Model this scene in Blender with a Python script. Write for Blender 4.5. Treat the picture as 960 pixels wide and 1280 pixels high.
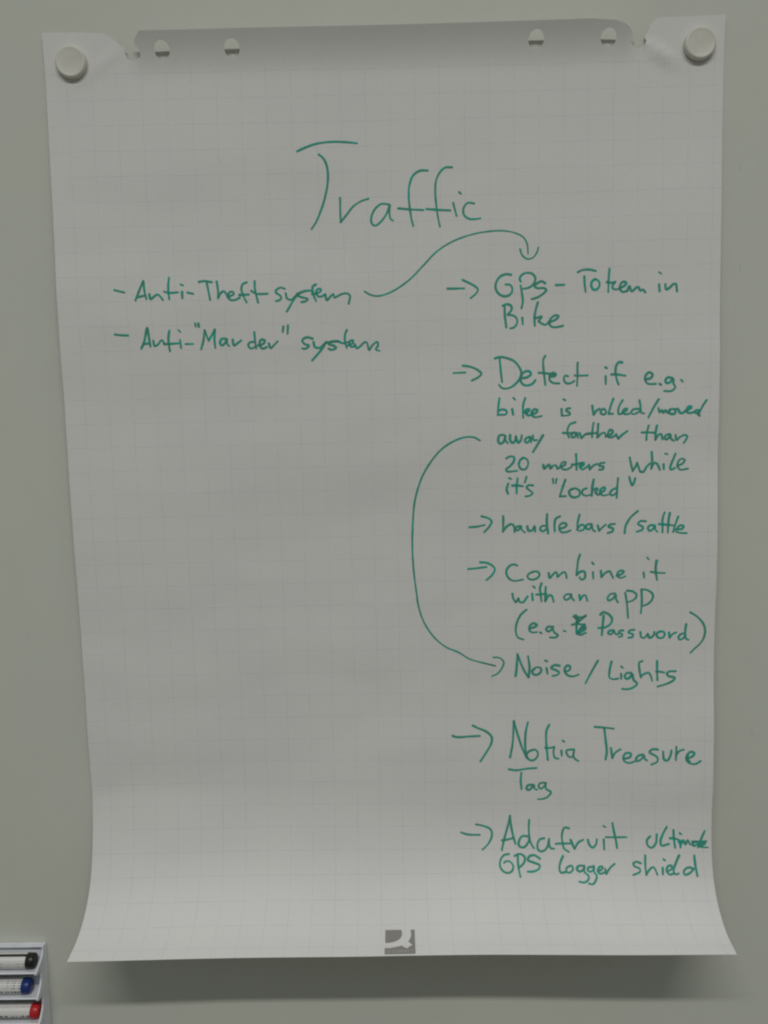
import bpy, bmesh, math, random
import numpy as np
from mathutils import Vector, Matrix, geometry, noise as mnoise
random.seed(7)
scene = bpy.context.scene
for o in list(bpy.data.objects): bpy.data.objects.remove(o)

# ---------------- camera ----------------
camd = bpy.data.cameras.new('camera'); cam = bpy.data.objects.new('camera', camd)
scene.collection.objects.link(cam); scene.camera = cam
R_ = Vector((0.99976489, 0.00950811, -0.01948726)); U_ = Vector((0.01825829, 0.11561788, 0.99312594)); F_ = Vector((-0.01169583, 0.99324826, -0.1154171))
M = Matrix((R_, U_, -F_)).transposed().to_4x4(); M.translation = Vector((0.00177362, -0.86406071, -0.38916414))
cam.matrix_world = M
camd.sensor_fit = 'VERTICAL'; camd.sensor_height = 36; camd.sensor_width = 27
camd.lens = 36*1015.34/1280; camd.clip_start = .01; camd.clip_end = 50

# ---------------- light ----------------
w = bpy.data.worlds.new('World'); scene.world = w; w.use_nodes = True
wn = w.node_tree; wt = wn.nodes.new('ShaderNodeTexCoord'); ws = wn.nodes.new('ShaderNodeSeparateXYZ'); wr = wn.nodes.new('ShaderNodeValToRGB')
wm = wn.nodes.new('ShaderNodeMapRange'); wm.inputs[1].default_value = -1
wn.links.new(wt.outputs['Generated'], ws.inputs[0]); wn.links.new(ws.outputs[2], wm.inputs[0]); wn.links.new(wm.outputs[0], wr.inputs[0])
# room: dim floor below, paler walls, white ceiling above
wr.color_ramp.elements[0].position = .25; wr.color_ramp.elements[0].color = (.43, .41, .34, 1)
wr.color_ramp.elements[1].position = .80; wr.color_ramp.elements[1].color = (.90, 1.0, 1.0, 1)
wn.links.new(wr.outputs[0], wn.nodes['Background'].inputs[0]); wn.nodes['Background'].inputs[1].default_value = 0.233
def tube(name, loc, sx, sy, power):
    l = bpy.data.lights.new(name, 'AREA'); l.shape = 'RECTANGLE'; l.size = sx; l.size_y = sy
    l.energy = power; l.spread = math.radians(146); l.color = (1.0, 0.982, 0.945)
    o = bpy.data.objects.new(name, l); o.location = loc; scene.collection.objects.link(o)
tube('ceiling_tube_light', (0.05, -2.10, 1.62), 2.4, .12, 45.5)
scene.view_settings.view_transform = 'Standard'; scene.view_settings.look = 'None'
scene.view_settings.exposure = 0.0; scene.view_settings.gamma = 1
scene.render.engine = 'CYCLES'
scene.cycles.pixel_filter_type = 'BLACKMAN_HARRIS'; scene.cycles.filter_width = 2.1

# ---------------- helpers ----------------
def mat(name, col, rough=.6, spec=.3):
    m = bpy.data.materials.new(name); m.use_nodes = True
    b = m.node_tree.nodes['Principled BSDF']
    b.inputs['Base Color'].default_value = (*col, 1); b.inputs['Roughness'].default_value = rough
    b.inputs['Specular IOR Level'].default_value = spec
    return m, m.node_tree, b
def N(nt, t, **k):
    n = nt.nodes.new(t)
    for a, v in k.items(): setattr(n, a, v)
    return n
def noise(nt, scale, detail=3, coord='Object', rough=.5):
    tc = N(nt, 'ShaderNodeTexCoord'); n = N(nt, 'ShaderNodeTexNoise')
    n.inputs['Scale'].default_value = scale; n.inputs['Detail'].default_value = detail; n.inputs['Roughness'].default_value = rough
    nt.links.new(tc.outputs[coord], n.inputs['Vector']); return n
def math_(nt, op, a, b=None, c=None):
    n = N(nt, 'ShaderNodeMath', operation=op)
    for i, v in enumerate((a, b, c)):
        if v is None: continue
        if hasattr(v, 'is_output'): nt.links.new(v, n.inputs[i])
        else: n.inputs[i].default_value = v
    return n.outputs[0]
def mixc(nt, fac, a, b, mode='MIX'):
    n = N(nt, 'ShaderNodeMix', data_type='RGBA', blend_type=mode)
    for s, v in ((0, fac), (6, a), (7, b)):
        if hasattr(v, 'is_output'): nt.links.new(v, n.inputs[s])
        else: n.inputs[s].default_value = v if s == 0 else (*v, 1)
    return n.outputs[2]
def ramp(nt, v, lo, hi, a=0., b=1.):
    n = N(nt, 'ShaderNodeMapRange'); nt.links.new(v, n.inputs[0])
    for i, q in enumerate((lo, hi, a, b)): n.inputs[i+1].default_value = q
    return n.outputs[0]
def obj(name, verts, faces, m, parent=None, smooth=False, uv=None):
    me = bpy.data.meshes.new(name); me.from_pydata([tuple(v) for v in verts], [], faces)
    if uv is not None:
        l = me.uv_layers.new(name='UVMap')
        for lp in me.loops: l.data[lp.index].uv = uv[lp.vertex_index]
    if smooth:
        for p in me.polygons: p.use_smooth = True
    me.materials.append(m); me.update()
    o = bpy.data.objects.new(name, me); scene.collection.objects.link(o)
    if parent: o.parent = parent
    return o
def obj_bm(name, bm, m, parent=None, smooth=False):
    me = bpy.data.meshes.new(name); bmesh.ops.recalc_face_normals(bm, faces=bm.faces); bm.to_mesh(me); bm.free()
    if smooth:
        for p in me.polygons: p.use_smooth = True
        me.set_sharp_from_angle(angle=math.radians(40))
    me.materials.append(m)
    o = bpy.data.objects.new(name, me); scene.collection.objects.link(o)
    if parent: o.parent = parent
    return o
def thing(name, label, cat, loc=(0, 0, 0), group=None):
    o = bpy.data.objects.new(name, None); scene.collection.objects.link(o); o.location = loc
    o.empty_display_size = .02
    o['label'] = label; o['category'] = cat
    if group: o['group'] = group
    return o
def box(bm, x0, x1, y0, y1, z0, z1, bev=0):
    vs = [bm.verts.new((x, y, z)) for x in (x0, x1) for y in (y0, y1) for z in (z0, z1)]
    fs = [bm.faces.new([vs[i] for i in f]) for f in ((0,1,3,2),(4,6,7,5),(0,4,5,1),(2,3,7,6),(0,2,6,4),(1,5,7,3))]
    if bev: bmesh.ops.bevel(bm, geom=[e for e in bm.edges if any(v in vs for v in e.verts)], offset=bev, segments=2, affect='EDGES', profile=.5)
def extrude_x(bm, prof, x0, x1):           # closed profile of (y,z) swept along x
    a = [bm.verts.new((x0, y, z)) for y, z in prof]; b = [bm.verts.new((x1, y, z)) for y, z in prof]
    n = len(prof)
    for i in range(n): bm.faces.new((a[i], a[(i+1) % n], b[(i+1) % n], b[i]))
    bm.faces.new(a[::-1]); bm.faces.new(b)
def lathe_x(bm, prof, seg=40):              # (x, r) revolved about the x axis
    rings = []
    for x, r in prof:
        rings.append([bm.verts.new((x, r*math.cos(2*math.pi*k/seg), r*math.sin(2*math.pi*k/seg))) for k in range(seg)] if r > 1e-6 else [bm.verts.new((x, 0, 0))])
    for a, b in zip(rings, rings[1:]):
        for k in range(seg):
            k2 = (k+1) % seg
            if len(a) == 1 and len(b) == 1: continue
            if len(a) == 1: bm.faces.new((a[0], b[k2], b[k]))
            elif len(b) == 1: bm.faces.new((a[k], a[k2], b[0]))
            else: bm.faces.new((a[k], a[k2], b[k2], b[k]))

# ---------------- materials ----------------
m_board, nt, b = mat('whiteboard_enamel', (.56, .575, .47), .5, .22)
n1 = noise(nt, 2.6, 4); n2 = noise(nt, 30, 3)
c = mixc(nt, ramp(nt, n1.outputs[0], .35, .7), (.652, .660, .588), (.626, .646, .590))
c = mixc(nt, ramp(nt, n2.outputs[0], .45, .75, 0, .35), c, (.61, .62, .56))
fn = noise(nt, 520, 2, rough=.8); c = mixc(nt, ramp(nt, fn.outputs[0], .3, .7), c, (.93, .94, .92), 'MULTIPLY')
# a few old pen flecks left on the enamel
tcb = N(nt, 'ShaderNodeTexCoord'); wn_ = noise(nt, 120, 3)
for (mx, mz, rx, rz, am) in ((.3603, -.144, .0016, .006, .35), (.3634, -.243, .0014, .0075, .28), (.392, -.742, .0022, .006, .22), (.381, -.80, .002, .005, .18), (-.40, -.62, .002, .008, .12)):
    mp = N(nt, 'ShaderNodeMapping'); mp.inputs['Location'].default_value = (-mx/rx, 0, -mz/rz); mp.inputs['Scale'].default_value = (1/rx, 0, 1/rz)
    nt.links.new(tcb.outputs['Object'], mp.inputs[0]); ln = N(nt, 'ShaderNodeVectorMath', operation='LENGTH'); nt.links.new(mp.outputs[0], ln.inputs[0])
    f = math_(nt, 'MULTIPLY', ramp(nt, ln.outputs['Value'], .2, 1.1, am, 0), ramp(nt, wn_.outputs[0], .35, .6, .3, 1))
    c = mixc(nt, f, c, (.33, .35, .36))
nt.links.new(c, b.inputs['Base Color'])
nt.links.new(ramp(nt, n1.outputs[0], .3, .7, .42, .6), b.inputs['Roughness'])
n3 = noise(nt, 900, 2); bp = N(nt, 'ShaderNodeBump'); bp.inputs['Strength'].default_value = .08; bp.inputs['Distance'].default_value = .0005
nt.links.new(n3.outputs[0], bp.inputs['Height']); nt.links.new(bp.outputs[0], b.inputs['Normal'])

m_paper, nt, b = mat('grid_paper', (.76, .74, .715), .8, .12)
tc = N(nt, 'ShaderNodeTexCoord'); sp = N(nt, 'ShaderNodeSeparateXYZ'); nt.links.new(tc.outputs['UV'], sp.inputs[0])
GRID = .025
def lines(out, off, wid=.00045):
    a = math_(nt, 'ADD', out, -off + 40*GRID); a = math_(nt, 'MODULO', a, GRID); a = math_(nt, 'SUBTRACT', a, GRID/2); a = math_(nt, 'ABSOLUTE', a)
    return ramp(nt, a, GRID/2 - wid, GRID/2 - wid*.4)
gl = math_(nt, 'MAXIMUM', lines(sp.outputs[0], -.2692), lines(sp.outputs[1], .0402))
wob = noise(nt, 60, 2); wob2 = noise(nt, 9, 4)
gl = math_(nt, 'MULTIPLY', gl, ramp(nt, wob.outputs[0], 0.35, .7, .2, .5))
# the ruling stops short of the pad's upper binding edge
gl = math_(nt, 'MULTIPLY', gl, ramp(nt, sp.outputs[1], .036, .0385))
base = mixc(nt, ramp(nt, wob2.outputs[0], .3, .7), (.788, .777, .758), (.755, .749, .734))
fn = noise(nt, 650, 2, rough=.8); base = mixc(nt, ramp(nt, fn.outputs[0], .3, .7), base, (.94, .945, .94), 'MULTIPLY')
nt.links.new(mixc(nt, gl, base, (.50, .51, .56)), b.inputs['Base Color'])
n3 = noise(nt, 420, 4, rough=.6); bp = N(nt, 'ShaderNodeBump'); bp.inputs['Strength'].default_value = .16; bp.inputs['Distance'].default_value = .0004
nt.links.new(n3.outputs[0], bp.inputs['Height']); nt.links.new(bp.outputs[0], b.inputs['Normal'])

m_ink, nt, b = mat('green_marker_ink', (.03, .34, .23), .6, .2)
at = N(nt, 'ShaderNodeAttribute', attribute_name='density')
n1 = noise(nt, 230, 3); n2 = noise(nt, 60, 2)
d = math_(nt, 'ADD', at.outputs['Fac'], ramp(nt, n1.outputs[0], .3, .7, -.16, .16)); d = math_(nt, 'ADD', d, ramp(nt, n2.outputs[0], .3, .7, -.12, .12))
cr = N(nt, 'ShaderNodeValToRGB'); nt.links.new(d, cr.inputs[0]); el = cr.color_ramp.elements
el[0].position = .0; el[0].color = (.15, .47, .38, 1); el[1].position = 1.; el[1].color = (.015, .09, .07, 1)
for p_, c_ in ((.22, (.02, .58, .49, 1)), (.5, (.003, .50, .41, 1)), (.75, (.003, .34, .27, 1))):
    e_ = el.new(p_); e_.color = c_
nt.links.new(cr.outputs[0], b.inputs['Base Color'])
# ink is a stain: part of what is seen is the paper filtered by it, so crossings read darker
tr = N(nt, 'ShaderNodeBsdfTransparent'); mx = N(nt, 'ShaderNodeMixShader'); mx.inputs[0].default_value = .5
cs = mixc(nt, 1., cr.outputs[0], (1.1, 1.5, 1.55), 'MULTIPLY'); nt.links.new(cs, tr.inputs[0])
nt.links.new(b.outputs[0], mx.inputs[1]); nt.links.new(tr.outputs[0], mx.inputs[2])
nt.links.new(mx.outputs[0], nt.nodes['Material Output'].inputs['Surface'])
m_logo, nt, b = mat('grey_print', (.285, .268, .252), .7, .1)
m_logot, nt, b = mat('pale_grey_print', (.52, .50, .485), .7, .1)
def plastic(name, col, rough=.38, spec=.45, amt=.06):
    m, nt, b = mat(name, col, rough, spec); n = noise(nt, 70, 3)
    nt.links.new(mixc(nt, ramp(nt, n.outputs[0], .3, .75, 0, 1), col, tuple(q*(1-amt*2) for q in col)), b.inputs['Base Color'])
    return m
m_mag = plastic('magnet_plastic', (.70, .69, .61), .42)
m_tray = plastic('tray_plastic', (.79, .81, .86), .35)
m_black = plastic('black_plastic', (.018, .013, .012), .35)
m_blue = plastic('blue_plastic', (.012, .035, .19), .35)
m_red = plastic('red_plastic', (.55, .018, .025), .35)

# ---------------- whiteboard ----------------
wb = thing('whiteboard', 'large glossy off-white enamel whiteboard behind the paper sheet', 'whiteboard')
bm = bmesh.new(); box(bm, -1.6, 1.4, 0, .018, -1.6, .6); obj_bm('writing_surface', bm, m_board, wb)

# ---------------- the hanging sheet ----------------
VS = np.concatenate([np.arange(0, 39)*.025, [.978]])
PHI = np.array([-0.029999,-0.010959,0.015876,0.024743,0.025673,0.025749,0.025664,0.030139,0.038486,0.042834,0.035362,0.030053,0.026839,0.024957,0.021716,0.014688,0.009304,0.005081,0.002077,0.000309,0.00045,0.001318,0.000158,-0.001202,0.000543,0.003218,0.0057,0.020026,0.028666,0.008652,-0.022813,-0.022037,0.024669,0.096223,0.209748,0.40701,0.702384,1.037261,1.369237])
g = [.005032]; z = [0.]
for i, ph in enumerate(PHI):
    ds = VS[i+1]-VS[i]; g.append(g[-1]+ds*math.sin(ph)); z.append(z[-1]-ds*math.cos(ph))
g = np.array(g); z = np.array(z)
dG = np.gradient(g, VS); dZ = np.gradient(z, VS)
def herm(v, Y, D):
    v = min(max(v, 0), .978); i = min(int(v/.025), 38); h = VS[i+1]-VS[i]; t = (v-VS[i])/h
    return ((2*t**3-3*t*t+1)*Y[i] + (t**3-2*t*t+t)*h*D[i] + (-2*t**3+3*t*t)*Y[i+1] + (t**3-t*t)*h*D[i+1])
KN = [0, .2, .4, .6, .8, .9, .98]
TW = [-0.002303,-0.004705,0.007496,0.0186,0.029863,0.017718,0.004598]
BU = [-0.002166,-0.004861,-0.008402,-0.012555,-0.010743,-0.006742,-0.003567]
def sstep(a, b, x):
    t = min(max((x-a)/(b-a), 0), 1); return t*t*(3-2*t)
LEAN = .016
def S(u, v, off=0.):
    vv = min(max(v, 0), .978)
    y = herm(vv, g, dG) + u*np.interp(vv, KN, TW) + np.interp(vv, KN, BU)*(1-(u/.34)**2)
    zz = herm(vv, z, dZ) + .001012*u
    over = min(v, 0); zz -= over
    # upper binding strip leans away from the board, the two taped-down tabs do not
    win = (1-sstep(.236, .262, abs(u)))
    t = max(0, 1-max(v, 0)/.044)
    y += LEAN*win*t**1.75
    # crease that runs from the torn right corner to the magnet
    d = abs((u-.262)*.55-(v-.022)*.835+.002); s = (u-.262)*.835+(v-.022)*.55
    y += .0046*math.exp(-(d/.004)**2)*math.exp(-((s-.02)/.018)**2)
    d = abs((u+.268)*.6+(v-.02)*.8); y += .0010*math.exp(-(d/.005)**2)*math.exp(-((v-.03)/.02)**2)
    # faint wide waves in the hanging paper
    y += .0006*math.sin(u*23+v*9)*sstep(.06, .2, v) + .0009*math.sin(v*31+u*5+1)*sstep(.08, .25, v)*(1-sstep(.8, .93, v))
    y += (.0024*(mnoise.noise(Vector((u*4.2+3, v*9.5, .3)))) + .0007*mnoise.noise(Vector((u*14, v*26, 2.1))))*sstep(.05, .16, v)*(1-.7*sstep(.86, .97, v))
    y = max(y, .0012)
    return Vector((u, -y, zz))
def SN(u, v, off):
    if off == 0: return S(u, v)
    e = .0015; a = S(u+e, v)-S(u-e, v); b_ = S(u, min(v+e, .978))-S(u, min(v+e, .978)-2*e)
    n = a.cross(b_).normalized()
    if n.y > 0: n = -n
    return S(u, v) + n*off
def inside(poly, x, y):
    c = False; n = len(poly); j = n-1
    for i in range(n):
        xi, yi = poly[i]; xj, yj = poly[j]
        if (yi > y) != (yj > y) and x < (xj-xi)*(y-yi)/(yj-yi)+xi: c = not c
        j = i
    return c
def dens(poly, step):
    out = []
    for i, p in enumerate(poly):
        q = poly[(i+1) % len(poly)]; L = math.hypot(q[0]-p[0], q[1]-p[1]); k = max(1, int(L/step))
        for j in range(k): out.append((p[0]+(q[0]-p[0])*j/k, p[1]+(q[1]-p[1])*j/k))
    return out
def flat_to_surface(name, outline, holes, step, off, m, parent, du=0, thick=0):
    rings = [dens(outline, step)] + [dens(h, step) for h in holes]
    pts = []; edges = []
    for r in rings:
        k = len(pts); pts += r; edges += [(k+i, k+(i+1) % len(r)) for i in range(len(r))]
    bnd = np.array(pts)
    x0, y0 = bnd.min(0); x1, y1 = bnd.max(0)
    nx = int((x1-x0)/step); ny = int((y1-y0)/step)
    for i in range(1, nx):
        for j in range(1, ny):
            q = (x0+(x1-x0)*i/nx, y0+(y1-y0)*j/ny)
            if (y0+.035 < q[1] < y1-.01 and x0+.01 < q[0] < x1-.01 and not du) or ((bnd-q)**2).sum(1).min() > (step*.55)**2: pts.append(q)
    co, ed, fa, *_ = geometry.delaunay_2d_cdt([Vector(p) for p in pts], edges, [], 0, 1e-7)
    keep = []
    for f in fa:
        cx = sum(co[i][0] for i in f)/len(f); cy = sum(co[i][1] for i in f)/len(f)
        if inside(outline, cx, cy) and not any(inside(h, cx, cy) for h in holes): keep.append(tuple(f)[::-1])
    vs = [SN(c[0], c[1], off) for c in co]
    o = obj(name, vs, keep, m, parent, smooth=True, uv=[tuple(c) for c in co])
    bm = bmesh.new(); bm.from_mesh(o.data); bmesh.ops.delete(bm, geom=[v for v in bm.verts if not v.link_faces], context='VERTS'); bm.normal_update()
    if sum(f.normal.y for f in bm.faces) > 0: bmesh.ops.reverse_faces(bm, faces=bm.faces)
    if thick:
        geo = bmesh.ops.duplicate(bm, geom=bm.verts[:]+bm.edges[:]+bm.faces[:]); vm = geo['vert_map']
        old = [v for v in bm.verts if v in vm]; nf = [e for e in geo['geom'] if isinstance(e, bmesh.types.BMFace)]
        ns = set(e for e in geo['geom'] if isinstance(e, bmesh.types.BMVert)); fr = [v for v in bm.verts if v not in ns]
        eb = [e for e in bm.edges if e.is_boundary and e.verts[0] not in ns]
        nrm = {v: v.normal.copy() for v in fr}
        for v in fr: vm[v].co = v.co - nrm[v]*thick
        bmesh.ops.reverse_faces(bm, faces=nf)
        for e in eb:
            a, b_ = e.verts
            try: bm.faces.new((a, b_, vm[b_], vm[a]))
            except ValueError: pass
        bmesh.ops.recalc_face_normals(bm, faces=bm.faces)
        for f in bm.faces: f.smooth = True
    bm.to_mesh(o.data); bm.free()
    if thick: o.data.set_sharp_from_angle(angle=math.radians(50))
    return o
def circ(cx, cy, r, n=26): return [(cx+r*math.cos(2*math.pi*k/n), cy+r*math.sin(2*math.pi*k/n)) for k in range(n)]
sheet = thing('flipchart_sheet', 'large gridded flipchart page covered in green handwriting, held by two magnets', 'paper sheet')
SH = .0055     # the strip is torn a little lower than the tabs
top = [(-.3406,.0003),(-.31,.0004),(-.2788,.0018),(-.2704,.0068),(-.2636,.0137),(-.2588,.0158),
       (-.2590,.0205),(-.2570,.0265),(-.2505,.0290),(-.2440,.0262),(-.2425,.0215),
       (-.2455,.0180),(-.2480,.0152),(-.2481,.0112),(-.2436,SH+.0022),(-.2412,SH-.0004),(-.2380,SH),(-.12,SH-.0003),(.0012,SH),(.10,SH-.0002),(.205,SH-.0006),
       (.2300,.0066),(.2400,.0095),(.2463,.0128),(.2492,.0178),(.2480,.0200),(.2465,.0230),(.2490,.0272),(.2540,.0286),(.2600,.0262),(.2622,.0215),(.2605,.0178),
       (.2630,.0133),(.2653,.0082),(.2690,.0035),(.2729,.0003),(.30,-.0002),(.3398,-.0005)]
def ragged(P):                              # torn paper fibres round the two notches
    out = []
    for i, p in enumerate(P):
        out.append(p)
        if i+1 < len(P):
            q = P[i+1]; L = math.hypot(q[0]-p[0], q[1]-p[1])
            if .236 < abs(p[0]) < .272 and L < .012:
                k = max(1, int(L/.0011))
                for j in range(1, k): out.append((p[0]+(q[0]-p[0])*j/k+random.gauss(0, .00022), p[1]+(q[1]-p[1])*j/k+random.gauss(0, .00022)))
    return out
top = ragged(top)
outline = top + [(.34, .3), (.34, .6), (.34, .9), (.3400, .9775), (.17, .9778), (.0, .9772), (-.2, .9779), (-.3400, .9778), (-.34, .6), (-.3402, .3)]
HR = .0078
holes = [circ(hx, hy+.0025, HR) for hx, hy in ((-.2206,.0182),(-.1508,.0181),(.1519,.0169),(.2235,.0173))]
page = flat_to_surface('page', outline, holes, .0055, 0, m_paper, sheet, thick=.0002)

# printed mark at the foot of the page
X0, X1, Y0, Y1 = -.0153, .0160, .9460, .9768
def L(px, py): return (X0+(px-255)/(705-255)*(X1-X0), Y0+(py-148)/(530-148)*(Y1-Y0-.0015))
lg = [(260,148),(505,148),(516,200),(503,250),(465,293),(400,325),(330,341),(260,345)]
flat_to_surface('printed_mark', [L(*q) for q in lg], [], .0016, .0004, m_logo, sheet, 1)
lg = [(645,148),(705,148),(705,530),(252,530),(252,430),(340,430),(420,415),(510,395),(545,425),(585,440),(620,412),(668,382),(655,370),(615,340),(610,315),(640,270),(652,220)]
flat_to_surface('printed_mark', [L(*q) for q in lg], [], .0016, .0004, m_logo, sheet, 1)
fc = bpy.data.curves.new('mark_text', 'FONT'); fc.body = 'Q-CONNECT'; fc.size = 1; fc.align_x = 'CENTER'; fc.space_character = 1.1
fo = bpy.data.objects.new('mark_text', fc); scene.collection.objects.link(fo)
me = bpy.data.meshes.new_from_object(fo); bpy.data.objects.remove(fo)
xs = [v.co.x for v in me.vertices]; ys = [v.co.y for v in me.vertices]
wx = max(xs)-min(xs); k = .0270/wx
vs = [SN((v.co.x-(max(xs)+min(xs))/2)*k+.0004, .9748-(v.co.y-min(ys))*k*1.15, .0008) for v in me.vertices]
obj('printed_lettering', vs, [tuple(p.vertices) for p in me.polygons], m_logot, sheet)
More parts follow.
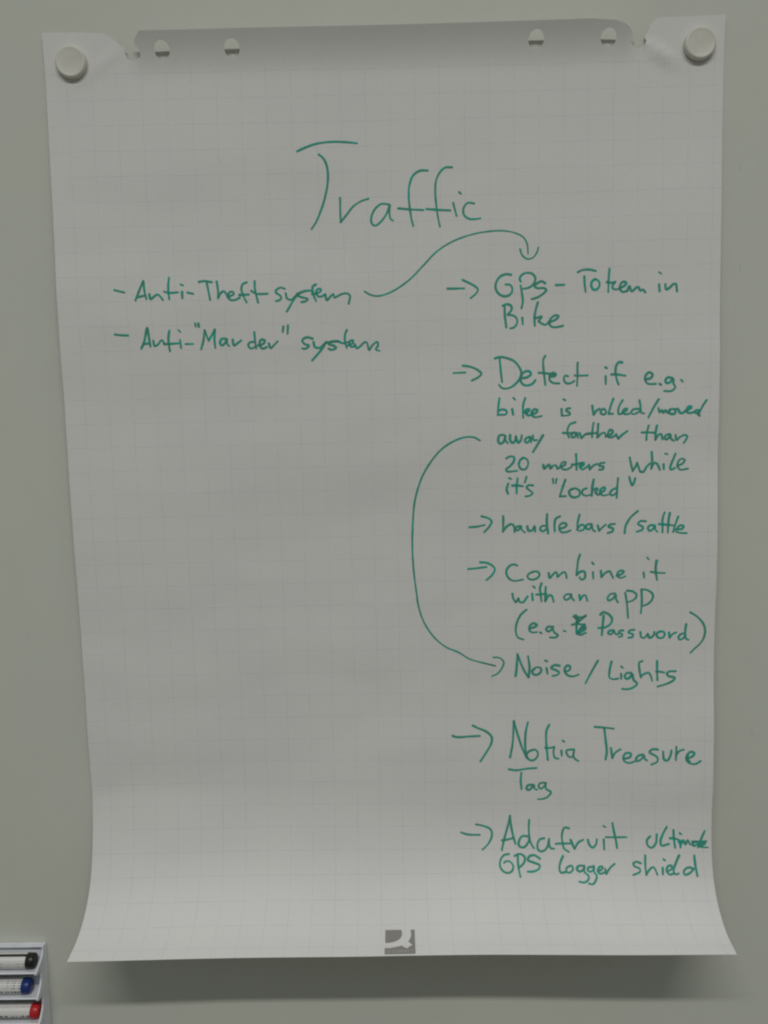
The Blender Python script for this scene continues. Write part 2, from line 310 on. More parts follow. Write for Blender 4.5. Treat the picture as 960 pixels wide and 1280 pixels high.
INK = {
  'heading_word': '-895,1186 -810,1150 -699,1116 -545,1100 -413,1105 -285,1119;-676,1220 -626,1266 -593,1356 -589,1463 -613,1601 -661,1750 -725,1889 -771,1953;-470,1647 -471,1754 -470,1892;-470,1892 -408,1820 -339,1740 -261,1690 -178,1664;33,1726 -51,1720 -118,1772 -156,1858 -148,1918 -111,1934 -54,1892 3,1818 38,1733 32,1808 44,1873 68,1888;430,1400 353,1400 286,1439 245,1523 232,1641 241,1769 257,1877 274,1947;121,1767 236,1780 380,1790;679,1374 607,1376 551,1424 512,1508 504,1625 514,1754 528,1862 547,1959;409,1780 524,1791 657,1800;685,1726 702,1791 719,1856;756,1629;901,1737 835,1729 790,1782 794,1847 845,1886 911,1892 962,1885',
  'bullet_dash_1': '-2812,2533 -2761,2546 -2710,2559',
  'handwritten_line_1': '-2601,2641 -2571,2574 -2532,2487 -2512,2447;-2512,2447 -2508,2501 -2502,2568 -2488,2629;-2572,2608 -2531,2598 -2503,2593;-2457,2580 -2446,2630 -2415,2610 -2372,2584 -2346,2605 -2320,2639;-2248,2418 -2258,2479 -2260,2559 -2254,2634;-2305,2556 -2255,2570 -2163,2565;-2121,2559 -2120,2627;-2120,2492;-2066,2570 -2006,2584;-1946,2464 -1893,2456 -1811,2469;-1866,2462 -1853,2540 -1835,2648;-1763,2461 -1752,2542 -1753,2630;-1753,2630 -1727,2583 -1691,2563 -1668,2591 -1655,2625;-1655,2622 -1624,2612 -1589,2592 -1602,2569 -1637,2578 -1652,2618 -1626,2652 -1578,2653 -1529,2630;-1453,2476 -1493,2493 -1510,2538 -1497,2599 -1461,2680;-1535,2603 -1435,2600;-1371,2465 -1371,2541 -1342,2686;-1410,2563 -1357,2594 -1241,2597;-1061,2550 -1108,2538 -1154,2565 -1155,2586 -1116,2615 -1101,2642 -1124,2666 -1158,2672;-1054,2594 -1045,2643 -1006,2664 -960,2629 -931,2602;-931,2602 -984,2678 -1049,2781;-937,2607 -869,2581 -802,2574 -779,2581;-914,2597 -932,2618 -882,2641 -826,2659 -849,2680 -897,2688;-738,2513 -772,2534 -774,2594 -743,2680;-786,2610 -724,2601 -690,2579 -689,2563 -723,2562 -741,2595 -719,2634 -680,2634 -646,2613;-646,2613 -631,2676 -590,2636 -562,2615 -552,2651 -501,2627 -444,2610 -405,2618 -391,2641 -407,2717',
  'curved_arrow_1': '-240,2594 -191,2625 -113,2644 -12,2625 101,2572 237,2477 373,2344 509,2210 643,2126 799,2065 977,2026 1177,2015 1310,2040 1398,2086 1437,2156 1446,2254;1364,2202 1386,2264 1437,2304 1497,2292 1534,2245 1552,2191',
  'bullet_dash_2': '-2832,2982 -2764,2990 -2695,2994',
  'handwritten_line_2': '-2569,3130 -2533,3055 -2504,2934 -2495,2920;-2495,2920 -2485,3002 -2474,3111;-2542,3082 -2511,3080 -2479,3077;-2441,3050 -2430,3105 -2397,3092 -2354,3045 -2341,3059 -2319,3094;-2270,2951 -2284,3033 -2281,3115 -2274,3163;-2335,3086 -2280,3087 -2183,3082;-2165,3049 -2158,3133;-2167,2958;-2111,3091 -2031,3092;-2001,2882 -1998,2916;-1969,2883 -1965,2919;-1953,3148 -1926,3067 -1907,2952;-1907,2952 -1883,3027 -1871,3061;-1871,3061 -1841,3014 -1801,2947;-1801,2947 -1810,3042 -1805,3135;-1690,3044 -1732,3044 -1754,3084 -1734,3112 -1699,3085 -1680,3045 -1682,3092 -1659,3120;-1621,3053 -1610,3114 -1574,3094 -1532,3064;-1394,2982 -1389,3059 -1380,3151;-1398,3082 -1445,3088 -1462,3119 -1432,3150 -1384,3128;-1360,3121 -1297,3099 -1288,3069 -1327,3063 -1344,3106 -1315,3153 -1267,3138;-1247,3100 -1229,3151 -1197,3124 -1153,3082;-1089,2930 -1098,2988;-1042,2920 -1048,3008;-789,3063 -851,3047 -898,3077 -876,3115 -830,3132 -862,3162 -901,3161;-782,3094 -768,3148 -721,3157 -657,3105;-649,3097 -706,3180 -803,3286;-524,3092 -602,3098 -626,3121 -572,3137 -549,3161 -597,3180 -628,3167;-432,2979 -453,3032 -454,3109 -437,3163;-642,3105 -532,3095 -470,3116 -407,3098;-432,3140 -377,3118 -368,3088 -399,3092 -411,3125 -385,3156 -354,3142;-353,3126 -334,3170 -299,3151 -244,3106 -224,3121 -206,3191 -174,3146 -119,3108 -112,3147 -136,3185 -97,3201',
  'bullet_arrow_1': '615,2585 787,2585;771,2498 835,2529 904,2568 931,2599 910,2639 855,2685',
  'handwritten_line_3': '1274,2459 1227,2451 1165,2470 1123,2523 1112,2583 1136,2637 1191,2672 1246,2667 1280,2634 1281,2587 1260,2559 1215,2554;1370,2528 1360,2501 1384,2461 1439,2443 1493,2457 1520,2498 1506,2552 1458,2591 1397,2603;1370,2569 1383,2650 1392,2731 1378,2801;1622,2555 1588,2534 1547,2546 1513,2579 1540,2600 1609,2602 1633,2622 1595,2662 1540,2694 1483,2710;1729,2575 1816,2574;1952,2451 2004,2430 2072,2428 2137,2443;2020,2493 2024,2571 2034,2650;2133,2523 2099,2546 2092,2593 2113,2628 2147,2628 2174,2595 2170,2548 2133,2523;2276,2423 2269,2511 2266,2658;2249,2557 2303,2565 2337,2555;2333,2563 2310,2592 2310,2619 2344,2633 2384,2625;2378,2621 2425,2602 2449,2572 2418,2557 2391,2581 2384,2628 2412,2659 2459,2650;2459,2654 2482,2603 2504,2658 2547,2623 2571,2615 2594,2653 2617,2641 2644,2671;2781,2591 2788,2665;2790,2479;2844,2593 2855,2647 2891,2628 2931,2592 2954,2596 2959,2629 2965,2670',
  'handwritten_line_4': '1184,2769 1225,2754 1266,2766 1279,2796 1266,2829 1238,2856;1204,2774 1208,2875 1221,2991;1238,2863 1293,2871 1327,2899 1334,2946 1299,2993 1262,3001;1386,2893 1391,2961;1547,2742 1529,2802 1512,2896 1516,2980;1519,2903 1553,2897 1588,2884 1574,2911 1553,2935;1553,2935 1587,2959 1622,2973 1656,2954;1652,2951 1731,2922 1759,2889 1731,2878 1690,2900 1663,2954 1690,2995 1745,2999 1806,2987',
  'bullet_arrow_2': '670,3446 793,3443;765,3372 835,3382 911,3414 959,3459 924,3496 858,3528',
  'handwritten_line_5': '1098,3306 1146,3293 1222,3304 1305,3343 1360,3417 1373,3465 1352,3526 1304,3580 1235,3616 1172,3612 1141,3577;1150,3316 1159,3419 1173,3550;1370,3513 1428,3507 1473,3474 1456,3446 1415,3445 1373,3486 1366,3540 1394,3582 1442,3590 1490,3571 1518,3537;1621,3290 1601,3327 1601,3415 1621,3591;1552,3462 1635,3471 1724,3487;1663,3506 1718,3500 1729,3480 1697,3465 1665,3492 1669,3547 1704,3571 1766,3577;1855,3507 1831,3496 1814,3513 1814,3547 1834,3575 1869,3579 1903,3566 1920,3553;1954,3365 1951,3423 1952,3499 1946,3605;1920,3499 1965,3502 2057,3501;2241,3512 2242,3594;2245,3427;2412,3377 2377,3372 2350,3405 2341,3473 2355,3549 2373,3600;2297,3497 2361,3498 2443,3514;2647,3555 2701,3543 2721,3509 2687,3484 2654,3508 2644,3555 2668,3597 2715,3605 2756,3603;2801,3609;2925,3548 2877,3540 2853,3567 2862,3597 2898,3592 2929,3555 2935,3603 2953,3644 2919,3678 2841,3679;3020,3577',
  'handwritten_line_6': '1144,3715 1134,3790 1125,3890;1134,3846 1178,3833 1220,3854 1213,3882 1164,3888 1130,3884;1275,3828 1285,3890;1297,3725;1411,3720 1389,3796 1389,3923;1393,3865 1428,3838 1456,3838 1435,3866 1414,3872;1414,3872 1442,3900 1483,3894;1483,3883 1525,3874 1536,3847 1504,3839 1476,3873 1497,3915 1532,3920 1580,3910;1787,3838 1790,3912;1817,3747;1876,3836 1842,3840 1835,3860 1870,3882 1873,3900 1828,3911 1798,3909;2103,3811 2110,3866 2117,3907;2117,3907 2145,3867 2179,3847;2220,3848 2192,3868 2193,3895 2227,3907 2247,3883 2233,3852;2322,3744 2295,3815 2271,3900;2271,3900 2316,3901;2417,3762 2384,3817 2370,3871 2378,3906 2412,3900;2412,3886 2452,3873 2466,3853 2439,3852 2418,3886 2439,3907 2487,3904;2588,3766 2598,3821 2609,3897 2637,3904;2584,3855 2527,3861 2503,3888 2521,3909 2569,3896 2602,3869;2787,3759 2731,3851 2681,3949;2783,3852 2797,3899 2820,3871 2835,3905 2857,3872 2876,3906 2899,3868;2899,3873 2890,3901 2919,3916 2951,3912 2955,3874 2927,3864 2899,3873;2955,3869 2983,3865 3002,3903 3030,3909 3058,3886;3058,3886 3095,3872 3122,3849 3099,3840 3076,3867 3076,3900 3109,3910 3141,3902;3274,3779 3233,3842 3193,3931;3206,3884 3169,3883 3151,3902 3178,3912 3206,3894;3178,3912 3207,3941',
  'handwritten_line_7': '1185,4097 1143,4103 1129,4151 1143,4186 1177,4180 1198,4139 1205,4097 1205,4153 1229,4184;1254,4098 1254,4154 1282,4185 1310,4148 1314,4113;1314,4120 1338,4183 1365,4156 1375,4107;1463,4123 1421,4136 1407,4168 1428,4185 1456,4158 1467,4123 1472,4179;1490,4110 1497,4158 1532,4159;1597,4107 1546,4194 1491,4284;1932,3980 1877,3999 1850,4047 1850,4096 1864,4138;1799,4088 1850,4092 1898,4090;1947,4095 1905,4090 1887,4117 1905,4139 1933,4122 1947,4095 1957,4142;1974,4091 1992,4147;1992,4147 2029,4113 2071,4097;2118,3990 2107,4059 2103,4142;2036,4106 2119,4098 2160,4095;2166,4002 2162,4074 2158,4143;2160,4143 2201,4103 2235,4096 2243,4138;2249,4131 2297,4116 2318,4084 2290,4066 2270,4097 2270,4139 2304,4146 2345,4126;2352,4113 2373,4161;2373,4161 2414,4121 2468,4083;2686,4029 2669,4098 2664,4181;2614,4100 2680,4101 2748,4106;2771,4031 2759,4100 2756,4180;2756,4180 2789,4128 2816,4122 2830,4177;2897,4123 2864,4136 2851,4164 2871,4178 2898,4158 2911,4123 2919,4172 2950,4193;2965,4134 2977,4187 3006,4160 3053,4136 3085,4147 3072,4188 3051,4218',
  'handwritten_line_8': '1212,4346 1254,4324 1296,4336 1291,4378 1254,4427 1212,4461 1226,4483 1275,4483 1328,4477;1393,4338 1358,4366 1345,4414 1365,4457 1407,4465 1439,4423 1435,4367 1407,4345 1386,4345;1598,4419 1609,4461 1644,4427 1665,4420 1672,4462 1706,4428 1734,4428 1745,4464 1776,4443;1776,4443 1824,4423 1831,4395 1796,4399 1779,4436 1804,4469 1852,4470 1894,4445;1938,4309 1942,4376 1945,4477;1893,4424 1942,4418 1997,4405;1977,4447 2018,4426 2018,4405 1990,4412 1981,4447 2005,4475 2053,4448;2073,4427 2083,4477;2083,4477 2122,4435 2160,4419;2234,4409 2190,4415 2177,4436 2225,4451 2218,4476 2180,4481;2495,4358 2513,4442 2528,4501;2528,4501 2555,4457 2572,4415;2572,4415 2603,4506;2603,4506 2637,4511 2671,4459 2705,4424;2721,4304 2727,4390 2719,4480;2719,4473 2752,4418 2780,4432 2808,4491;2845,4434 2849,4486;2873,4329;2968,4328 2936,4407 2914,4476 2923,4493 2964,4477;2984,4457 3044,4430 3064,4396 3030,4381 2999,4408 2991,4457 3018,4495 3100,4486',
  'handwritten_line_9': '1235,4610 1219,4673 1233,4719;1254,4558;1333,4555 1324,4647 1324,4717;1275,4632 1338,4633 1387,4641;1426,4542 1408,4603;1496,4635 1449,4632 1426,4655 1464,4691 1492,4717 1457,4745 1415,4750;1700,4568 1705,4613;1738,4569 1732,4614;1832,4578 1805,4655 1775,4753;1775,4756 1840,4754;1902,4677 1872,4705 1889,4755 1931,4769 1979,4749 1979,4700 1937,4674 1902,4681;2055,4675 2013,4693 2011,4735 2055,4754 2090,4744;2126,4582 2113,4659 2108,4755;2113,4702 2152,4677 2172,4681 2145,4716;2145,4716 2173,4745 2201,4738;2193,4724 2242,4697 2241,4668 2207,4682 2193,4724 2228,4753 2277,4746;2378,4572 2372,4663 2367,4783;2358,4677 2311,4705 2297,4740 2325,4754 2366,4727;2494,4560 2506,4609 2523,4652;2556,4575 2547,4610 2531,4652',
  'bullet_arrow_3': '826,5073 908,5068 986,5051;951,4956 1028,4980 1061,5012 1035,5069 981,5129',
  'handwritten_line_10': '1183,4957 1183,5043 1179,5126;1179,5122 1218,5072 1268,5044 1296,5066 1303,5131;1366,5067 1324,5076 1317,5109 1345,5110 1373,5067 1380,5110 1413,5135;1436,5068 1451,5118 1493,5112 1514,5069 1521,5129;1646,4943 1642,5021 1657,5153;1637,5071 1591,5070 1573,5106 1598,5127 1647,5099;1782,4969 1737,4994 1724,5051 1727,5129;1780,5101 1829,5088 1852,5059 1821,5040 1782,5058 1773,5108 1801,5140 1850,5138 1892,5121;1985,4952 1968,5025 1961,5118;1961,5111 2003,5061 2038,5076 2031,5111 1982,5128;2114,5056 2065,5062 2052,5097 2089,5112 2114,5067 2126,5120 2149,5134;2176,5071 2191,5130;2191,5130 2218,5099 2260,5064;2352,5058 2301,5065 2287,5086 2336,5108 2330,5136 2279,5154;2589,4923 2521,4983 2467,5074 2454,5159;2673,5034 2618,5030 2591,5061 2639,5090 2640,5118 2582,5143;2762,5077 2721,5074 2694,5098 2708,5133 2742,5119 2769,5077 2770,5120 2791,5144;2863,4940 2843,5008 2844,5078 2843,5152;2917,4945 2905,5022 2898,5152;2803,5064 2885,5071 2954,5079;3004,4984 2980,5051 2952,5150;2982,5122 3043,5115 3060,5087 3022,5080 2995,5108 2982,5143 3016,5157 3091,5162',
  'bullet_arrow_4': '806,5526 891,5518 1005,5505;934,5453 1013,5462 1079,5503 1093,5535 1065,5590 1002,5648',
  'handwritten_line_11': '1331,5494 1296,5480 1247,5498 1215,5548 1221,5599 1261,5648 1317,5659 1391,5645;1501,5563 1459,5580 1438,5609 1459,5641 1508,5646 1558,5617 1565,5581 1536,5559 1494,5563;1663,5575 1674,5633 1706,5597 1741,5568 1752,5583 1755,5626 1790,5590 1832,5569 1846,5591 1854,5634;1994,5380 1975,5440 1965,5527 1958,5602;1958,5602 1993,5570 2035,5563 2049,5592 2043,5636 2008,5654 1991,5628;2130,5571 2134,5643;2129,5479;2214,5557 2220,5629;2220,5629 2265,5579 2307,5565 2321,5594 2343,5637;2377,5616 2432,5595 2453,5566 2418,5559 2390,5580 2387,5616 2419,5638 2470,5619;2657,5577 2664,5635;2699,5429;2789,5449 2780,5518 2784,5589 2796,5658;2729,5572 2791,5582 2873,5586',
  'handwritten_line_12': '1278,5797 1289,5856 1311,5892;1311,5892 1332,5871 1343,5849;1343,5849 1353,5885 1389,5893 1442,5827;1488,5799 1495,5872;1509,5729;1589,5686 1572,5741 1580,5814 1587,5884;1530,5811 1587,5807 1643,5803;1632,5727 1629,5800 1627,5884;1627,5884 1665,5822 1693,5822 1717,5891;1897,5809 1848,5813 1824,5845 1848,5871 1890,5845 1904,5809 1909,5852 1933,5877;1988,5816 1996,5875;1996,5875 2031,5824 2052,5824 2073,5882;2365,5804 2317,5811 2287,5847 2290,5879 2338,5864 2373,5818 2373,5862 2395,5902;2470,5797 2488,5905 2504,6072;2486,5775 2546,5783 2588,5819 2574,5862 2519,5894 2492,5898;2638,5768 2644,5891 2636,6021;2635,5761 2697,5769 2753,5812 2754,5862 2707,5920 2652,5942',
  'handwritten_line_13': '1429,5974 1367,6032 1325,6120 1314,6208 1338,6281 1395,6304;1474,6179 1517,6165 1538,6143 1502,6124 1467,6150 1460,6201 1488,6226 1538,6223;1581,6231;1715,6168 1659,6165 1637,6194 1666,6217 1708,6187 1722,6224 1765,6261 1737,6283 1680,6283;1836,6213;1927,6055 1949,6039 1975,6060 2015,6060 2059,6044;1936,6053 1962,6090 1958,6126;2059,6042 2015,6081 1971,6121;1975,6060 1980,6099 1954,6135;1910,6146 1962,6131 1998,6140 2046,6140;1960,6144 1960,6190 1963,6245;2046,6140 2007,6181 1972,6231;2051,6163 2055,6190 2024,6213 1985,6240;1963,6240 1998,6256 2025,6252;2025,6252 2042,6240 2062,6233;2046,6144 2037,6176 1998,6199 1976,6226;1945,6067 1989,6099;2247,6043 2239,6137 2230,6261;2210,6036 2242,6009 2305,6036 2337,6086 2320,6137 2265,6174 2192,6181;2356,6207 2310,6213 2296,6242 2328,6251 2360,6213 2370,6242 2398,6254;2460,6210 2426,6210 2408,6232 2447,6254 2440,6275 2408,6280;2572,6202 2523,6210 2509,6232 2558,6253 2552,6280 2510,6290;2634,6224 2645,6282 2677,6289 2711,6246;2711,6246 2732,6289 2773,6260 2780,6224;2842,6216 2805,6245 2815,6282 2863,6289 2888,6252 2876,6223 2842,6221;2932,6230 2939,6288;2939,6288 2973,6245 3007,6230;3108,6136 3099,6222 3108,6295 3134,6309;3090,6240 3049,6252 3031,6288 3043,6309 3077,6295 3104,6258;3145,6009 3216,6056 3279,6128 3303,6207 3289,6293 3249,6359 3208,6398 3159,6451',
  'curved_arrow_2': '940,4153 885,4121 829,4112 745,4123 633,4170 520,4251 406,4390 326,4530 275,4671 242,4813 225,4985 215,5172 214,5331 225,5550 249,5771 271,5933 313,6074 383,6205 468,6308 569,6386 698,6442 813,6515 957,6560 1093,6595;945,6557 1014,6575 1093,6596;1072,6499 1137,6505 1184,6554 1165,6620 1121,6679 1056,6713',
  'handwritten_line_14': '1312,6714 1323,6621 1331,6465;1331,6465 1366,6562 1409,6658 1451,6727;1451,6727 1462,6621 1445,6488;1516,6628 1490,6658 1509,6695 1552,6695 1587,6658 1580,6621 1537,6614 1502,6636;1644,6621 1656,6687;1640,6544;1787,6599 1730,6591 1694,6621 1744,6647 1780,6672 1758,6702 1708,6712;1844,6665 1886,6650 1900,6613 1872,6594 1844,6621 1844,6672 1879,6709 1936,6716 1988,6697;2194,6539 2127,6664 2063,6794;2337,6549 2317,6649 2317,6729 2352,6747 2409,6739;2439,6685 2439,6743;2447,6613;2548,6677 2499,6677 2476,6714 2500,6743 2541,6713 2555,6684 2570,6750 2608,6796 2563,6838 2507,6856 2451,6853;2661,6544 2628,6559 2631,6639 2646,6727;2646,6713 2688,6683 2729,6675 2751,6712 2765,6763;2814,6543 2815,6645 2820,6755;2806,6660 2854,6663 2889,6671;3009,6655 2944,6659 2917,6681 2938,6710 3000,6724 2987,6753 2925,6790 2821,6825',
  'bullet_arrow_5': '618,7376 673,7391 789,7385 920,7379;841,7262 907,7296 993,7334 1048,7394 1043,7462 999,7545 923,7665',
  'handwritten_line_15': '1246,7624 1275,7468 1290,7213;1290,7213 1326,7348 1383,7528 1426,7627;1426,7627 1412,7513 1420,7333 1444,7228;1498,7535 1448,7558 1426,7597 1448,7642 1491,7657 1535,7626 1549,7573 1520,7535 1477,7540;1674,7256 1645,7316 1639,7436 1657,7651;1628,7514 1678,7514 1728,7503;1728,7503 1718,7564 1733,7625 1772,7635;1803,7540 1808,7601;1826,7439;1941,7531 1894,7532 1857,7545 1863,7585 1895,7618 1920,7611 1941,7534;1941,7534 1932,7604 1951,7637 1986,7660;2158,7276 2255,7281 2361,7292;2262,7289 2277,7430 2287,7549 2274,7633;2331,7504 2345,7617;2345,7617 2377,7556 2433,7517;2470,7622 2533,7599 2539,7561 2490,7559 2462,7600 2470,7645 2520,7667 2580,7648;2673,7571 2624,7582 2594,7620 2604,7643 2653,7619 2680,7581 2688,7619 2709,7633;2826,7511 2770,7509 2735,7542 2785,7572 2821,7601 2815,7646 2755,7678;2878,7532 2891,7622 2926,7626 2957,7568 2965,7516;3016,7474 3015,7537 3010,7624;3012,7567 3049,7521 3094,7505;3134,7602 3189,7571 3202,7541 3167,7526 3133,7557 3120,7610 3149,7651 3212,7661 3269,7625;3137,7565 3127,7602 3156,7639',
  'handwritten_line_16': '1231,7756 1311,7768 1427,7750 1535,7741;1369,7796 1362,7881 1372,7986;1492,7934 1442,7942 1424,7981 1449,7996 1492,7957 1507,7933 1514,7980 1540,7990;1622,7909 1572,7917 1557,7956 1586,7979 1622,7940 1637,7909;1637,7909 1637,7978 1691,8016 1659,8069 1608,8095 1550,8101',
  'bullet_arrow_6': '701,8478 777,8500 909,8506;867,8390 948,8408 1028,8447 1041,8513 1002,8598 934,8665',
  'handwritten_line_17': '1146,8670 1179,8540 1219,8409 1243,8292;1243,8292 1255,8409 1277,8526 1298,8603;1149,8566 1208,8557 1274,8540;1453,8337 1448,8466 1462,8581 1499,8648;1442,8521 1377,8518 1339,8567 1337,8624 1387,8638 1440,8581 1452,8531;1616,8537 1565,8551 1537,8608 1546,8664 1589,8678 1642,8635 1667,8543;1667,8543 1665,8600 1681,8642 1718,8649;1887,8425 1837,8418 1811,8477 1808,8563 1830,8648 1876,8678;1735,8595 1810,8591 1904,8588;1899,8548 1938,8644;1938,8644 1984,8575 2036,8546;2086,8543 2099,8595 2133,8627 2171,8594 2183,8537;2256,8536 2258,8643;2265,8394;2351,8352 2369,8455 2388,8556 2396,8626;2277,8512 2382,8510 2501,8506;2754,8489 2717,8536 2726,8593 2763,8613 2808,8570 2825,8464;2929,8382 2889,8460 2861,8547 2871,8587 2950,8567;2999,8413 3004,8516 3015,8609;2959,8506 3016,8509 3069,8529;3071,8529 3071,8603;3073,8453;3052,8540 3075,8564 3101,8523 3123,8571 3148,8522 3178,8570 3211,8553;3259,8536 3203,8553 3209,8585 3258,8560;3328,8418 3292,8503 3256,8600;3195,8537 3267,8536 3346,8531;3257,8584 3305,8575 3337,8550 3306,8551 3280,8591 3359,8598',
  'handwritten_line_18': '1224,8709 1166,8723 1121,8792 1129,8859 1185,8901 1244,8885 1264,8838 1235,8791 1185,8785 1165,8802;1319,8722 1318,8818 1335,8940;1282,8730 1341,8708 1391,8736 1388,8790 1341,8838 1319,8847;1560,8756 1501,8721 1449,8729 1426,8770 1489,8796 1552,8823 1543,8856 1483,8884 1418,8887;1812,8721 1779,8787 1764,8855 1778,8892 1830,8884;1885,8820 1840,8847 1844,8888 1880,8887 1911,8853 1899,8820;2010,8816 1969,8824 1951,8855 1981,8877 2032,8846 2031,8816;2031,8816 2030,8877 2074,8921 2063,8959 2021,8985 1965,8978;2123,8826 2082,8831 2066,8861 2094,8876 2137,8845 2135,8815;2135,8815 2135,8876 2159,8913 2143,8966 2108,9001 2068,8995;2176,8868 2217,8852 2231,8822 2196,8825 2176,8868 2197,8894 2239,8882;2255,8844 2262,8894;2262,8894 2307,8836 2360,8790;2641,8780 2593,8764 2559,8785 2574,8812 2622,8832 2626,8865 2551,8900;2693,8693 2687,8790 2690,8898;2691,8891 2735,8837 2773,8816 2791,8843 2807,8894;2871,8821 2867,8889;2893,8739;2910,8861 2962,8833 2966,8799 2930,8803 2910,8854 2935,8888 2993,8877;3054,8686 3019,8758 2984,8853 2999,8887 3035,8879;3213,8686 3220,8795 3232,8903;3189,8822 3140,8816 3094,8851 3097,8889 3148,8877 3202,8829',
}

# ---------------- handwriting: each stroke is a low ridge of ink that follows the page ----------------
def catmull(P, step=.0011):
    if len(P) < 3:
        out = []
        for a, b_ in zip(P, P[1:]):
            k = max(2, int(math.hypot(b_[0]-a[0], b_[1]-a[1])/step))
            out += [(a[0]+(b_[0]-a[0])*j/k, a[1]+(b_[1]-a[1])*j/k) for j in range(k)]
        return out+[P[-1]]
    Q = [(2*P[0][0]-P[1][0], 2*P[0][1]-P[1][1])]+list(P)+[(2*P[-1][0]-P[-2][0], 2*P[-1][1]-P[-2][1])]
    out = []
    for i in range(1, len(Q)-2):
        p0, p1, p2, p3 = map(np.array, Q[i-1:i+3]); 
        t0, t1 = 0, max(np.linalg.norm(p1-p0), 1e-5)**.5
        t2 = t1+max(np.linalg.norm(p2-p1), 1e-5)**.5; t3 = t2+max(np.linalg.norm(p3-p2), 1e-5)**.5
        k = max(2, int(np.linalg.norm(p2-p1)/step))
        for j in range(k):
            t = t1+(t2-t1)*j/k
            A1 = (t1-t)/(t1-t0)*p0+(t-t0)/(t1-t0)*p1; A2 = (t2-t)/(t2-t1)*p1+(t-t1)/(t2-t1)*p2; A3 = (t3-t)/(t3-t2)*p2+(t-t2)/(t3-t2)*p3
            B1 = (t2-t)/(t2-t0)*A1+(t-t0)/(t2-t0)*A2; B2 = (t3-t)/(t3-t1)*A2+(t-t1)/(t3-t1)*A3
            out.append(tuple((t2-t)/(t2-t1)*B1+(t-t1)/(t2-t1)*B2))
    return out+[P[-1]]
def ink_mesh(strokes, wid):
    V = []; Fc = []; D = []
    def add(C, wds, base, den):
        n = len(C); k0 = len(V)
        for i, (x, y) in enumerate(C):
            a = C[max(i-1, 0)]; b_ = C[min(i+1, n-1)]; dx, dy = b_[0]-a[0], b_[1]-a[1]; L_ = math.hypot(dx, dy) or 1
            nx, ny = -dy/L_, dx/L_
            for s_, h in ((-1, .00006), (-.55, .00022), (0, .00028), (.55, .00022), (1, .00006)):
                q = wds[i]*s_; V.append(SN(x+nx*q, y+ny*q, base+h)); D.append(den[i]-(.14 if abs(s_) == 1 else 0))
        for i in range(n-1):
            for j in range(4):
                a = k0+i*5+j; Fc.append((a, a+1, a+6, a+5))
    for si, P in enumerate(strokes):
        base = .00006+.000035*(si % 6)
        if len(P) == 1:
            x, y = P[0]; r = wid*random.uniform(.52, .66); a = random.uniform(.2, .9)
            C = [(x-math.cos(a)*r*1.0, y-math.sin(a)*r), (x+math.cos(a)*r*1.0, y+math.sin(a)*r)]
            C = catmull(C, r*.35)
        else: C = catmull(P)
        ln = [0]
        for a, b_ in zip(C, C[1:]): ln.append(ln[-1]+math.hypot(a[0]-b_[0], a[1]-b_[1]))
        T = ln[-1]; w0 = wid*.5*random.uniform(.92, 1.08); ph = random.random()*6
        # round pen ends: extend by half a width and taper there
        C2 = []; W = []; DN = []; db = .34+random.uniform(-.13, .13); dot = len(P) == 1
        d0 = np.array(C[0])-np.array(C[1]); d0 = d0/(np.linalg.norm(d0) or 1); d1 = np.array(C[-1])-np.array(C[-2]); d1 = d1/(np.linalg.norm(d1) or 1)
        for q in (1., .94, .75, .4): C2.append(tuple(np.array(C[0])+d0*w0*q*.8)); W.append(w0*math.sqrt(max(1-q*q, .002))); DN.append(.8 if dot else db+.22)
        for c_, l_ in zip(C, ln):
            C2.append(c_); W.append(w0*(1+.07*math.sin(l_*170+ph)+.05*math.sin(l_*420+ph*2)-.12*sstep(.3, 1, l_/(T or 1))))
            DN.append(.85 if dot else db+.22*math.exp(-l_/.0035)+.20*math.exp(-(T-l_)/.0025)+.07*math.sin(l_*260+ph))
        for q in (.4, .75, .94, 1.): C2.append(tuple(np.array(C[-1])+d1*w0*q*.8)); W.append(w0*.88*math.sqrt(max(1-q*q, .002))); DN.append(.8 if dot else db+.2)
        add(C2, W, base, DN)
    return V, Fc, D
def ink_obj(name, strokes, wid, parent):
    V, Fc, D = ink_mesh(strokes, wid)
    o = obj(name, V, Fc, m_ink, parent, smooth=True)
    at = o.data.attributes.new('density', 'FLOAT', 'POINT'); at.data.foreach_set('value', D)
    return o
LAB = {'heading_word': 'large green handwritten heading reading Traffic', 'curved_arrow_1': 'S-shaped green arrow rising from the first bullet to GPS',
       'curved_arrow_2': 'long green arrow sweeping left and down to Noise'}
def gap(A, B_): return min(math.hypot(a[0]-b_[0], a[1]-b_[1]) for a in A for b_ in B_)
for key, data in INK.items():
    strokes = [[(int(q.split(',')[0])*1e-4, int(q.split(',')[1])*1e-4) for q in st.split()] for st in data.split(';')]
    dots = [q for q in strokes if len(q) == 1]; rest = [q for q in strokes if len(q) > 1]
    if key.startswith('handwritten'):      # strokes closer than a word space belong to one word
        full = [catmull(q, .0015) for q in rest]; words = []
        for q, f in zip(rest, full):
            hit = [w_ for w_ in words if any(gap(f, g_) < .0092 for g_ in w_[1])]
            new = ([q], [f])
            for w_ in hit: new[0].extend(w_[0]); new[1].extend(w_[1]); words.remove(w_)
            words.append(new)
        wid = .0026; nm = 'handwritten_word'
    else:
        words = [(rest, rest)]; wid = .0024 if key == 'heading_word' else (.0021 if 'curved' in key else .0026)
        nm = {'heading_word': 'heading_word'}.get(key, key.rsplit('_', 1)[0])
    objs = []
    for w_ in words:
        o = ink_obj(nm, w_[0], wid, sheet); objs.append((o, w_[1]))
        if key in LAB: o['label'] = LAB[key]
    for d_ in dots:
        near = min(objs, key=lambda ow: min(gap(d_, f) for f in ow[1]))[0]
        ink_obj('ink_dot', [d_], .0023, near)

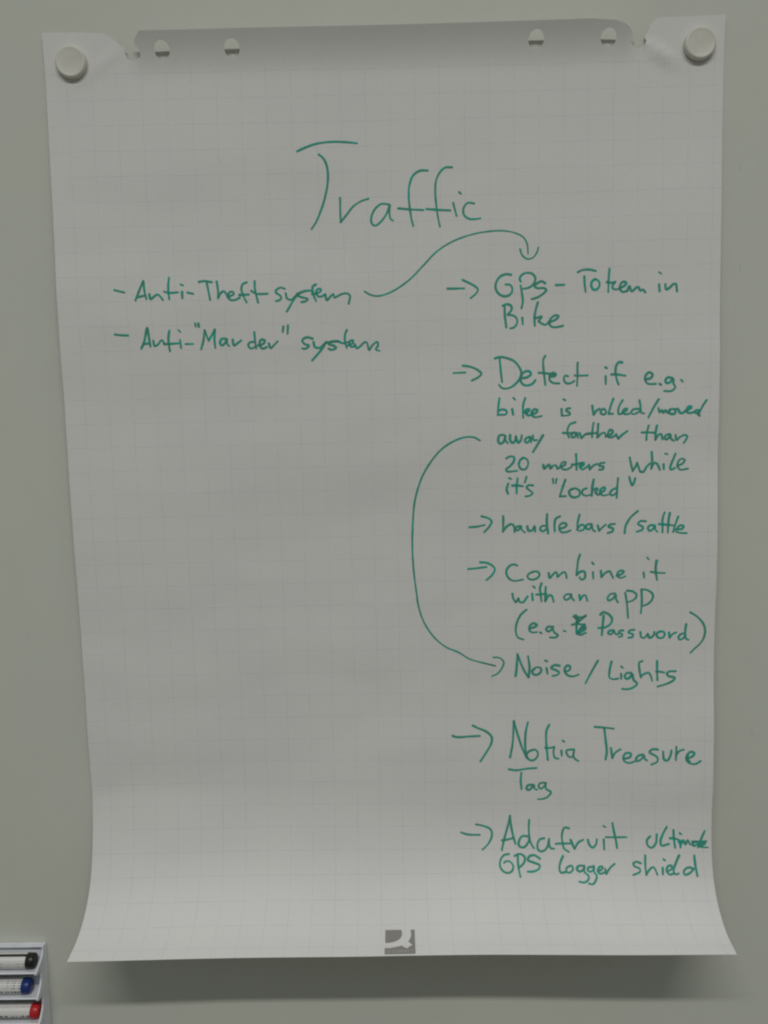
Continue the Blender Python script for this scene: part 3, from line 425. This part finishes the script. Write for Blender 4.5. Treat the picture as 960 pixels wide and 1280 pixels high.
# ---------------- magnets ----------------
def magnet(label, u, v, x, zc):
    t = thing('round_magnet', label, 'magnet', (x, -.0032-abs(S(u, v).y+.0032), zc), 'round magnets pinning the sheet')
    bm = bmesh.new()
    lathe_x(bm, [(0, 0), (0, .0150), (.0004, .0154), (.0036, .0156), (.0050, .0153), (.0060, .0146), (.0064, .0136), (.0062, .0128), (.0059, .0100), (.0058, 0)], 56)
    bmesh.ops.rotate(bm, verts=bm.verts, cent=(0, 0, 0), matrix=Matrix.Rotation(math.radians(-90), 3, 'Z'))
    o = obj_bm('magnet_body', bm, m_mag, t, True)
    return t
magnet('round white plastic magnet on the left corner tab of the sheet', -.3122, .0316, -.3125, -.0300)
magnet('round white plastic magnet on the right corner tab of the sheet', .3173, .0282, .3145, -.0265)

# ---------------- pen tray ----------------
XR = -.4050; XL = -.60; ZT = -.978; PITCH = .0305
def zshelf(k): return ZT-.0205-k*PITCH
tray = thing('marker_holder', 'white plastic wall holder with stacked compartments, cut off at lower left', 'pen holder', (XL, 0, ZT-.1))
o3 = Vector((XL, 0, ZT-.1))
def loc(bm): bmesh.ops.translate(bm, verts=bm.verts, vec=-o3)
bm = bmesh.new(); box(bm, XL, XR, -.0035, -.0005, ZT-.120, ZT, .0006); loc(bm); obj_bm('back_plate', bm, m_tray, tray, True)
bm = bmesh.new(); box(bm, XL, XR-.0021, -.0080, -.0037, ZT-.0020, ZT-.0002, .0005); loc(bm); obj_bm('top_rim', bm, m_tray, tray, True)
bm = bmesh.new()                          # scalloped end wall
prof = [(-.0040, ZT-.0004)]
for k in range(4):
    zt = ZT-.0004 if k == 0 else zshelf(k-1)-.0018; zb = zshelf(k)
    y0 = -.0085 if k == 0 else -.0165
    for t in np.linspace(0, 1, 12):
        prof.append((y0-(.0305+y0)*(1-math.cos(t*math.pi/2))**1.7, zt-(zt-zb-.0022)*t))
    prof.append((-.0302, zb+.0008)); prof.append((-.0275, zb-.0012))
    if k < 3: prof.append((-.0170, zb-.0017))
prof.append((-.0040, zshelf(3)-.0014))
extrude_x(bm, prof, XR-.0021, XR-.0001); loc(bm); obj_bm('end_wall', bm, m_tray, tray, True)
for k in range(4):
    zb = zshelf(k)
    path = [(-.0038, zb+.0014), (-.010, zb+.0004), (-.017, zb), (-.0235, zb), (-.0272, zb+.0008), (-.0293, zb+.0030)]
    up = []; dn = []
    for i, (y, zz) in enumerate(path):
        a = path[max(i-1, 0)]; b_ = path[min(i+1, len(path)-1)]; dy, dz = b_[0]-a[0], b_[1]-a[1]; L_ = math.hypot(dy, dz)
        ny, nz = dz/L_, -dy/L_
        if nz < 0: ny, nz = -ny, -nz
        up.append((y+ny*.0008, zz+nz*.0008)); dn.append((y-ny*.0008, zz-nz*.0008))
    bm = bmesh.new(); extrude_x(bm, up+dn[::-1], XL, XR-.0023); loc(bm); obj_bm('shelf', bm, m_tray, tray, True)

# ---------------- markers ----------------
def barrel_mat(name, tint, rows, bar):
    m, nt, b = mat(name, (.70, .69, .67), .35, .4)
    tc = N(nt, 'ShaderNodeTexCoord'); sp = N(nt, 'ShaderNodeSeparateXYZ'); nt.links.new(tc.outputs['Object'], sp.inputs[0])
    # angle round the barrel in degrees: 0 towards the viewer, positive upwards
    yy = math_(nt, 'MULTIPLY', sp.outputs[1], -1.); ang = math_(nt, 'MULTIPLY', math_(nt, 'ARCTAN2', sp.outputs[2], yy), 57.2958)
    col = (.70, .69, .67)
    def band(a0, a1, src=ang): return math_(nt, 'MULTIPLY', math_(nt, 'GREATER_THAN', src, a0), math_(nt, 'LESS_THAN', src, a1))
    out = None
    for a0, a1, kind, c in rows:
        f = band(a0, a1)
        if kind == 'text':
            mp = N(nt, 'ShaderNodeMapping'); mp.inputs['Scale'].default_value = (1100, 60, 60); nt.links.new(tc.outputs['Object'], mp.inputs[0])
            nn = N(nt, 'ShaderNodeTexNoise'); nn.inputs['Scale'].default_value = 1; nn.inputs['Detail'].default_value = 1; nt.links.new(mp.outputs[0], nn.inputs[0])
            f = math_(nt, 'MULTIPLY', f, ramp(nt, nn.outputs[0], .42, .55)); 
        if kind == 'bars':
            mp = N(nt, 'ShaderNodeMapping'); mp.inputs['Scale'].default_value = (900, 1, 1); nt.links.new(tc.outputs['Object'], mp.inputs[0])
            nn = N(nt, 'ShaderNodeTexNoise'); nn.inputs['Scale'].default_value = 1; nn.inputs['Detail'].default_value = 0; nt.links.new(mp.outputs[0], nn.inputs[0])
            f = math_(nt, 'MULTIPLY', f, math_(nt, 'GREATER_THAN', nn.outputs[0], .5))
        f = math_(nt, 'MULTIPLY', f, math_(nt, 'LESS_THAN', sp.outputs[0], -.0035))
        out = mixc(nt, f, out if out is not None else col, c)
    nt.links.new(out, b.inputs['Base Color']); return m
DK = (.03, .03, .035)
mats = [barrel_mat('black_marker_label', 0, [(62, 84, 'solid', DK), (8, 14, 'text', (.3,.3,.3)), (-12, -6, 'text', (.3,.3,.3)), (-30, -24, 'text', (.32,.32,.32))], 0),
        barrel_mat('blue_marker_label', 0, [(66, 72, 'text', (.12,.14,.2)), (50, 56, 'text', (.2,.22,.3)), (34, 40, 'text', (.2,.22,.3)), (14, 21, 'text', (.15,.16,.2)), (-26, -2, 'bars', DK)], 0),
        barrel_mat('red_marker_label', 0, [(-10, 3, 'text', (.1,.1,.11)), (-28, -14, 'solid', (.05,.05,.055)), (60, 64, 'text', (.5,.3,.3))], 0)]
for k, (word, pm, xe) in enumerate((('black', m_black, -.4100), ('blue', m_blue, -.4170), ('red', m_red, -.4090))):
    zc = zshelf(k)+.0009+.0087
    t = thing('marker_pen', f'white marker pen with {word} end plug lying in the holder, ' + ('top compartment', 'middle compartment', 'lowest compartment in view')[k], 'marker',
              (xe, -.0172, zc), 'marker pens lying in the holder')
    r = .0086
    bm = bmesh.new(); lathe_x(bm, [(-.135, 0), (-.135, r), (-.0105, r), (-.0095, r-.0003), (-.0095, 0)], 48); obj_bm('barrel', bm, mats[k], t, True)
    bm = bmesh.new(); lathe_x(bm, [(-.0094, 0), (-.0094, r-.0006), (-.0088, r-.0002), (-.0022, r-.0006), (-.0006, r-.0016), (0, r-.003), (-.0003, 0)], 48); obj_bm('end_plug', bm, pm, t, True)
